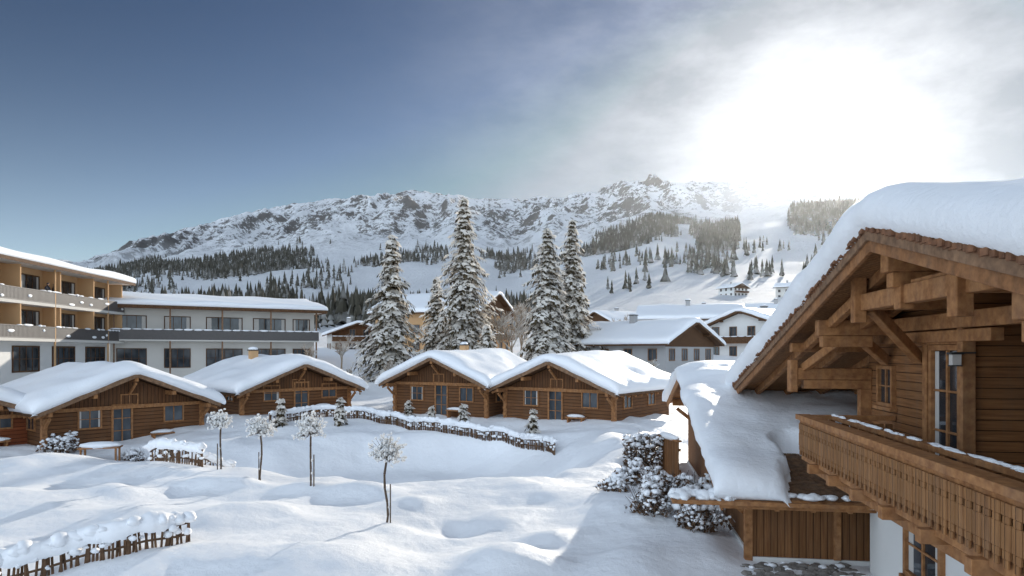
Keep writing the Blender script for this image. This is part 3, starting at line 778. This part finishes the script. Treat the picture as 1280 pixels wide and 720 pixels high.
spruce('spruce_tree',-5.6,80,20.3,4.6,2)
spruce('spruce_tree',3.9,76,16.6,3.8,3)
spruce('spruce_tree',7.4,84,18.0,3.7,4)
spruce('spruce_tree',-9.5,86,11.0,3.0,5)
spruce('spruce_tree',-2.6,70,6.0,2.2,6)
for i,(x,y,h) in enumerate([(-16.9,33.5,1.25),(-10.2,40.5,1.7),(-13.6,40.2,1.6),(-6.6,43.5,1.4),(-2.8,39.6,1.5),(1.2,38.2,1.4),(-5.0,42.5,.9)]):
    spruce('small_spruce',x,y,h,h*.38,20+i,small=True)

def branchy(name,x,y,Ht,seed,mat='frost',spread=.5,depth=4,z=None,parts=4):
    rg=random.Random(seed);E=empty(name,(x,y,tz(x,y) if z is None else z),rg.uniform(0,360));mb=MB()
    def rec(p,d,L,r,k):
        q=p+d*L;mb.tube(p,q,r,r*.65,4 if k<2 else 3)
        if k>=depth: return
        for i in range(parts+(k>0)):
            f=rg.uniform(.45,1.0);nd_=(d+Vector((rg.uniform(-1,1),rg.uniform(-1,1),rg.uniform(-.35,.75)))*spread*1.5).normalized()
            rec(p+d*L*f,nd_,L*rg.uniform(.5,.78),r*.62,k+1)
    rec(Vector((0,0,-.2)),Vector((rg.uniform(-.06,.06),rg.uniform(-.06,.06),1)).normalized(),Ht*.36,Ht*.02+.02,0)
    mb.build('branches',[M[mat]],E,fixn=False);return E
for i,(x,y,h) in enumerate([(-1.5,88,9),(1.2,92,8),(-7.2,90,7),(-16.5,95,7),(-20,80,5),(-22.5,76,4.5),(-26,82,5),(13.5,92,6),(-18,66,3.6),(-15.5,64,3.4),(-20.5,63,3.4),(-12,66,3.8),(-9.5,64,3.0),
        (28,128,9),(24,122,9),(33,135,9),(20,120,8),(37,120,7),(-6,98,8),(10,100,8),(11,72,3.8),(14.5,70,3.4),(-17,61,3.0),(-13.8,62,2.8),(-22.5,62,3.4),(-24,66,3.6),(0,84,7),(2,97,10),(-1.8,66,3.6),(.4,68,4.2)]):
    branchy('frosted_tree',x,y,h,100+i,'frost',.55,4)

def lollipop(x,y,Ht,seed):
    rg=random.Random(seed);E=empty('young_tree',(x,y,tz(x,y)),rg.uniform(0,360));mb=MB();ms=MB()
    th_=Ht*.68;bend=rg.uniform(-.06,.06);cs=rg.uniform(.85,1.1)
    pts=[Vector((bend*math.sin(i*1.3),bend*.6*math.cos(i),-.2+(th_+.2)*i/5)) for i in range(6)]
    for a,b_ in zip(pts[:-1],pts[1:]): mb.tube(a,b_,.036,.03,7)
    top=pts[-1];mb.tube((.12,0,-.2),(.12,0,Ht*.42),.022,.02,6);mb.tube(top,top+Vector((0,0,.25)),.03,.024,7)
    for i in range(120):
        u=rg.uniform(-.45,1);a=rg.uniform(0,6.28);s=math.sqrt(1-u*u)
        d=Vector((s*math.cos(a),s*math.sin(a),u*1.15));L=rg.uniform(.26,.58)*Ht/2.4*cs
        st=top+Vector((0,0,.08));mid=st+d*L*.55+Vector((0,0,.03));e=st+d*L+Vector((rg.uniform(-.06,.06),rg.uniform(-.06,.06),.08))
        mb.tube(st,mid,.011,.008,3);mb.tube(mid,e,.008,.004,3)
        for q in range(2):
            m2=mid+Vector((rg.uniform(-.14,.14),rg.uniform(-.14,.14),rg.uniform(0,.16)));mb.tube(mid,m2,.007,.004,3)
            if rg.random()<.85: ms.lump(m2,.040*rg.uniform(.6,1.5),.040*rg.uniform(.6,1.5),.036*rg.uniform(.8,1.6),0,5,4,.25)
        ms.lump(e,.042*rg.uniform(.5,1.5),.042*rg.uniform(.5,1.5),.042*rg.uniform(.8,1.5),0,5,4,.25)
        if u>.0: ms.lump(mid+Vector((0,0,.03)),.055,.055,.035,0,5,4,.25)
    for k in (.25,.5): ms.lump((.05,0,th_*k),.05,.04,.05,0,6,4)
    mb.build('trunk_and_twigs',[M['bark']],E,fixn=False);ms.build('snow_clumps',[M['frost_w']],E,smooth=True,fixn=False)
for i,(x,y,h) in enumerate([(-11.35,26.6,2.4),(-9.2,25,2.45),(-6.9,23.4,2.55),(-3.65,19.8,2.65)]): lollipop(x,y,h,300+i)

# ------------------------------------------------------------------ fences
def resample(pts,ds):
    P=[Vector((*p,0)) for p in pts]
    Q=[P[0]]+P+[P[-1]]
    dense=[]
    for i in range(1,len(Q)-2):
        for k in range(20):
            t=k/20;p0,p1,p2,p3=Q[i-1],Q[i],Q[i+1],Q[i+2]
            dense.append(.5*((2*p1)+(-p0+p2)*t+(2*p0-5*p1+4*p2-p3)*t*t+(-p0+3*p1-3*p2+p3)*t**3))
    dense.append(P[-1]);acc=0;out=[dense[0]]
    for a,b_ in zip(dense[:-1],dense[1:]):
        L=(b_-a).length
        while acc+L>=ds:
            f=(ds-acc)/L if L else 0;a=a.lerp(b_,f);out.append(a.copy());L=(b_-a).length;acc=0
        acc+=L
    return out
def fence(name,pts,h=.75,sp=.13,cap=.16,seed=0,lean=.1,mat='picket',rad=.032):
    rg=random.Random(seed);E=empty(name,(0,0,0));S=resample(pts,sp);mb=MB();ms=MB()
    for i,p in enumerate(S):
        z=tz(p.x,p.y);hh=h*rg.uniform(.85,1.08)
        l=rg.uniform(-lean,lean)
        q=Vector((p.x+l,p.y+rg.uniform(-lean,lean),z+hh))
        mb.tube((p.x,p.y,z-.25),q,rad,rad*.8,5)
        if i%10==0: mb.tube((p.x,p.y,z-.3),(p.x,p.y,z+hh*1.08),.05,.045,7)
        if rg.random()<.8:
            s=cap*rg.uniform(.35,1.3);ms.lump((q.x,q.y,q.z+s*.2),s*rg.uniform(.8,1.3),s,s*rg.uniform(.5,.85),0,9,6,.22)
        if rg.random()<.55:
            s=cap*rg.uniform(.3,.7);ms.lump((q.x+rg.uniform(-.04,.04),q.y-.06,z+hh*rg.uniform(.3,.75)),s,s*.8,s*.7,0,7,5,.25)
    st=S[::4]+[S[-1]]
    for a,b_ in zip(st[:-1],st[1:]):
        for k in (.3,.72): mb.tube((a.x,a.y,tz(a.x,a.y)+h*k),(b_.x,b_.y,tz(b_.x,b_.y)+h*k),.03,.03,5)
    mb.build('pickets_and_rails',[M[mat]],E)
    D=resample(pts,.1);V=[];n=len(D);sec=9
    for i,p in enumerate(D):
        t=(D[min(i+1,n-1)]-D[max(i-1,0)]).normalized();s=Vector((-t.y,t.x,0));z=tz(p.x,p.y)+h*.93
        k=.6+.6*float(vn(i*.23,seed*7.7,3))+.35*float(vn(i*.9,seed,5))
        if i in(0,n-1): k*=.25
        w=cap*k;hh=cap*k*1.1
        for j in range(sec):
            a=math.pi*(-.3+1.6*j/(sec-1));V.append((p.x+s.x*w*math.cos(a),p.y+s.y*w*math.cos(a),z+hh*(math.sin(a))))
    F=gridfaces(n,sec);npmesh('snow_cap',np.array(V),F,[M['snow_f']],parent=E,smooth=True)
    ms.build('snow_clumps',[M['snow_f']],E,smooth=True,fixn=False)
fence('wooden_picket_fence',[(-14.4,40.6),(-12.5,43.2),(-10,43.4),(-7.4,41.2),(-4.5,38.8),(-1.2,36.8),(1.6,34.6),(2.1,33.6)],.66,.10,.14,1)
fence('wooden_picket_fence',[(-14.9,28.2),(-13.9,27.3),(-12.7,27.2),(-12.1,26.8)],.75,.10,.17,2)
fence('wooden_picket_fence',[(-14.2,30.2),(-13.2,29.4),(-11.9,29.3)],.75,.10,.16,3)
fence('wooden_picket_fence',[(-13.6,14.0),(-12.2,14.7),(-11.0,15.0),(-10.0,15.7),(-9.0,16.0),(-8.0,17.0)],.66,.085,.19,4,.12)
E=empty('wooden_panel_fence',(6.15,26.8,tz(6.1,26.8)),-80)
mb=MB()
for i in range(12): mb.box(-.9+i*.16,-.9+i*.16+.13,-.03,.0,-.3,1.35,0)
mb.box(-.95,1.05,.003,.05,.2,.3,0);mb.box(-.95,1.05,.003,.05,1.0,1.1,0);mb.build('boards',[M['wood_vert']],E)
mb=MB();mb.box(-.95,1.05,-.08,.08,1.36,1.42,0);mb.lump((.05,0,1.46),1.0,.12,.13,1);mb.build('top_rail_and_snow',[M['beam'],M['snow_f']],E)

def leafmass(name,x,y,rx,ry,rz,n,seed,size=.07,boxy=False,snow_n=14,z=None,rot=0):
    rg=np.random.default_rng(seed);z0=tz(x,y) if z is None else z;E=empty(name,(x,y,z0),rot)
    if boxy: P=rg.uniform(-1,1,(n,3))*[rx,ry,rz*.5]+[0,0,rz*.5]
    else:
        d=rg.normal(size=(n,3));d/=np.linalg.norm(d,axis=1)[:,None];d[:,2]=np.abs(d[:,2]);P=d*(rg.uniform(.35,1,(n,1))**.5)*[rx,ry,rz]
        P*= (1+.25*np.sin(d[:,:1]*5+seed)+.2*np.sin(d[:,1:2]*7+seed))
    A=rg.normal(size=(n,3))*size;B=rg.normal(size=(n,3))*size*.6
    V,F=quads(P,A,B);npmesh('leaves',V,F,[M['leaf']],parent=E)
    mb=MB();r=random.Random(seed)
    for i in range(40):
        a=r.uniform(0,6.28);q=(rx*1.05*math.cos(a)*r.random(),ry*1.05*math.sin(a)*r.random(),rz*r.uniform(.5,1.2));mb.tube((q[0]*.3,q[1]*.3,-.2),q,.016,.005,4)
    mb.build('stems',[M['bark']],E)
    ms=MB()
    for i in range(snow_n*8):
        k=r.randrange(n);p=P[k]
        if p[2]<rz*.2: continue
        s=r.uniform(.03,.11)*(1.2 if p[2]>rz*.65 else .7)
        ms.lump((p[0],p[1],p[2]+s*.4),s,s*r.uniform(.7,1.2),s*.65,0,7,5,.25)
    ms.build('snow_clumps',[M['snow_f']],E,smooth=True,fixn=False)
leafmass('hedge',5.25,27.4,.75,.35,1.3,2000,1,.05,True,40)
for i,(x,y,rx,rz) in enumerate([(4.0,19.4,.75,.75),(5.0,18.4,.7,.7),(4.7,20.9,.8,.85),(5.5,20.2,.6,1.0),(4.3,24.6,.5,.7),(3.4,22.3,.5,.4),(4.9,23.0,.6,.6)]):
    leafmass('snowy_shrub',x,y,rx,rx*.85,rz,int(1100*rx),2+i,.042,False,24)
leafmass('snowy_shrub',-22.6,34.2,.8,.7,.8,500,12,.05,False,50)
leafmass('snowy_shrub',-19.2,34.6,.7,.6,.5,300,13,.05,False,50)
mb=MB();E=empty('rock_garden',(6.2,15.5,-.02))
for i in range(120):
    r=random.uniform(.04,.13);mb.lump((random.uniform(-1.0,1.6),random.uniform(-.7,.45),r*.3),r*1.3,r,r*.8,0,7,5,.25)
mb.build('stones',[M['stone']],E)
ms=MB()
for i in range(22): r=random.uniform(.03,.09);ms.lump((random.uniform(-1,1.6),random.uniform(-.7,.45),.09),r*1.2,r,r*.6,0,8,5,.25)
ms.build('snow_patches',[M['snow_f']],E,smooth=True)
mb=MB();px_,py_=-2.85,27.7;z=tz(px_,py_)+.16
vs=[(px_+1.3*math.cos(a)*(1+.1*math.sin(3*a)),py_+1.05*math.sin(a)*(1+.1*math.cos(2*a)),z) for a in np.linspace(0,6.283,25)[:-1]]
mb.add(vs,[tuple(range(24))]);mb.build('pond_water',[M['ice']])
E=empty('garden_table',(-20.2,33.5,tz(-20.2,33.5)),15);mb=MB();mb.box(-.9,.9,-.4,.4,.62,.68,0)
for a in(-.8,.72):
    for c in (-.35,.27): mb.box(a,a+.08,c,c+.08,-.2,.62,0)
mb.lump((0,0,.74),.95,.45,.2,1,14,6,.05);mb.build('table_and_snow',[M['beam'],M['snow_f']],E,smooth=False)

# ------------------------------------------------------------------ valley haze (real scattering volume)
mb=MB();mb.box(-6000,6000,135,5200,-150,430,0)
hm=bpy.data.materials.new('valley_haze');hm.use_nodes=True;nt=hm.node_tree
for n in list(nt.nodes): nt.nodes.remove(n)
o=nt.nodes.new('ShaderNodeOutputMaterial');vs_=nd(nt,'ShaderNodeVolumeScatter',{'Color':(.93,.96,1,1),'Density':3.2e-5,'Anisotropy':.78});nt.links.new(vs_.outputs[0],o.inputs['Volume'])
hz=mb.build('valley_haze',[hm])

# ------------------------------------------------------------------ camera, light, world
cam=bpy.data.cameras.new('camera');co=bpy.data.objects.new('camera',cam);SC.collection.objects.link(co)
co.location=(0,0,CAMZ);co.rotation_euler=(math.radians(90),0,0);cam.lens=24;cam.sensor_width=36;cam.shift_y=.0625;cam.clip_end=20000;cam.clip_start=.1
SC.camera=co
az=math.radians(SUN_AZ);el=math.radians(SUN_EL)
S=Vector((math.sin(az)*math.cos(el),math.cos(az)*math.cos(el),math.sin(el)))
sl=bpy.data.lights.new('sun','SUN');sl.energy=5.0;sl.angle=math.radians(.53);sl.color=(1,.93,.82)
so=bpy.data.objects.new('sun',sl);SC.collection.objects.link(so);so.rotation_euler=S.to_track_quat('Z','Y').to_euler();so.location=(30,60,40)
w=bpy.data.worlds.new('World');SC.world=w;w.use_nodes=True;nt=w.node_tree
for n in list(nt.nodes): nt.nodes.remove(n)
out=nt.nodes.new('ShaderNodeOutputWorld')
sky=nt.nodes.new('ShaderNodeTexSky');sky.sky_type='NISHITA';sky.sun_disc=False;sky.sun_elevation=el;sky.sun_rotation=az
sky.altitude=900;sky.air_density=1.0;sky.dust_density=.5;sky.ozone_density=2.0
sc_=nd(nt,'ShaderNodeVectorMath',{0:sky.outputs[0],'Scale':.12},operation='SCALE').outputs[0]
sc_=nd(nt,'ShaderNodeVectorMath',{0:sc_,1:(.50,.58,.68)},operation='MINIMUM').outputs[0]
gm=nd(nt,'ShaderNodeGamma',{0:sc_,1:1.5}).outputs[0]
hs=nd(nt,'ShaderNodeHueSaturation',{'Saturation':.93,'Value':.64,'Color':gm}).outputs[0]
bg=nd(nt,'ShaderNodeBackground',{0:hs,1:1.0})
tc=nt.nodes.new('ShaderNodeTexCoord')
dt=nd(nt,'ShaderNodeVectorMath',{0:tc.outputs['Generated'],1:tuple(S)},operation='DOT_PRODUCT').outputs['Value']
zc=nd(nt,'ShaderNodeSeparateXYZ',{0:tc.outputs['Generated']}).outputs[2]
d0=math_(nt,'MAXIMUM',dt,0)
cl=noise(nt,mapv(nt,tc.outputs['Generated'],(3,3,7)),1.6,6,.6)
clr=ramp(nt,cl,[(.42,(0,0,0)),(.75,(1,1,1))])
g1=math_(nt,'MULTIPLY',math_(nt,'POWER',d0,1500),14)
g2=math_(nt,'MULTIPLY',math_(nt,'POWER',d0,260),.75)
g25=math_(nt,'MULTIPLY',math_(nt,'POWER',d0,60),.20)
g3=math_(nt,'MULTIPLY',math_(nt,'POWER',d0,16),math_(nt,'ADD',.06,math_(nt,'MULTIPLY',clr,.42)))
gs=math_(nt,'ADD',math_(nt,'ADD',math_(nt,'ADD',g1,g2),g25),g3)
bg2=nd(nt,'ShaderNodeBackground',{0:(.98,.96,.95,1),1:gs})
hzf=math_(nt,'MULTIPLY',math_(nt,'POWER',math_(nt,'SUBTRACT',1.0,math_(nt,'MAXIMUM',zc,0)),8),1.0)
bg4=nd(nt,'ShaderNodeBackground',{0:(.72,.87,1.0,1),1:hzf})
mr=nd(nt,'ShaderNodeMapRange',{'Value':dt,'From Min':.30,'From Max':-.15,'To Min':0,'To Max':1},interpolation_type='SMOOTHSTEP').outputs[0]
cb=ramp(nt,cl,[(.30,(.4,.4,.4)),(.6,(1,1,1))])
bg3=nd(nt,'ShaderNodeBackground',{0:(.74,.86,1.0,1),1:math_(nt,'MULTIPLY',math_(nt,'MULTIPLY',mr,cb),1.55)})  # bright clouds added to the unseen sky behind the camera as fill light
cur=bg.outputs[0]
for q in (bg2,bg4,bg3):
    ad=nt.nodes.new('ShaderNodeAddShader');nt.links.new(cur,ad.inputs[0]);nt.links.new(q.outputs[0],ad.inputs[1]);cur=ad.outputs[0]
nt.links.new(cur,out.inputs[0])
print('polys',sum(len(o.data.polygons) for o in bpy.data.objects if o.type=='MESH'))
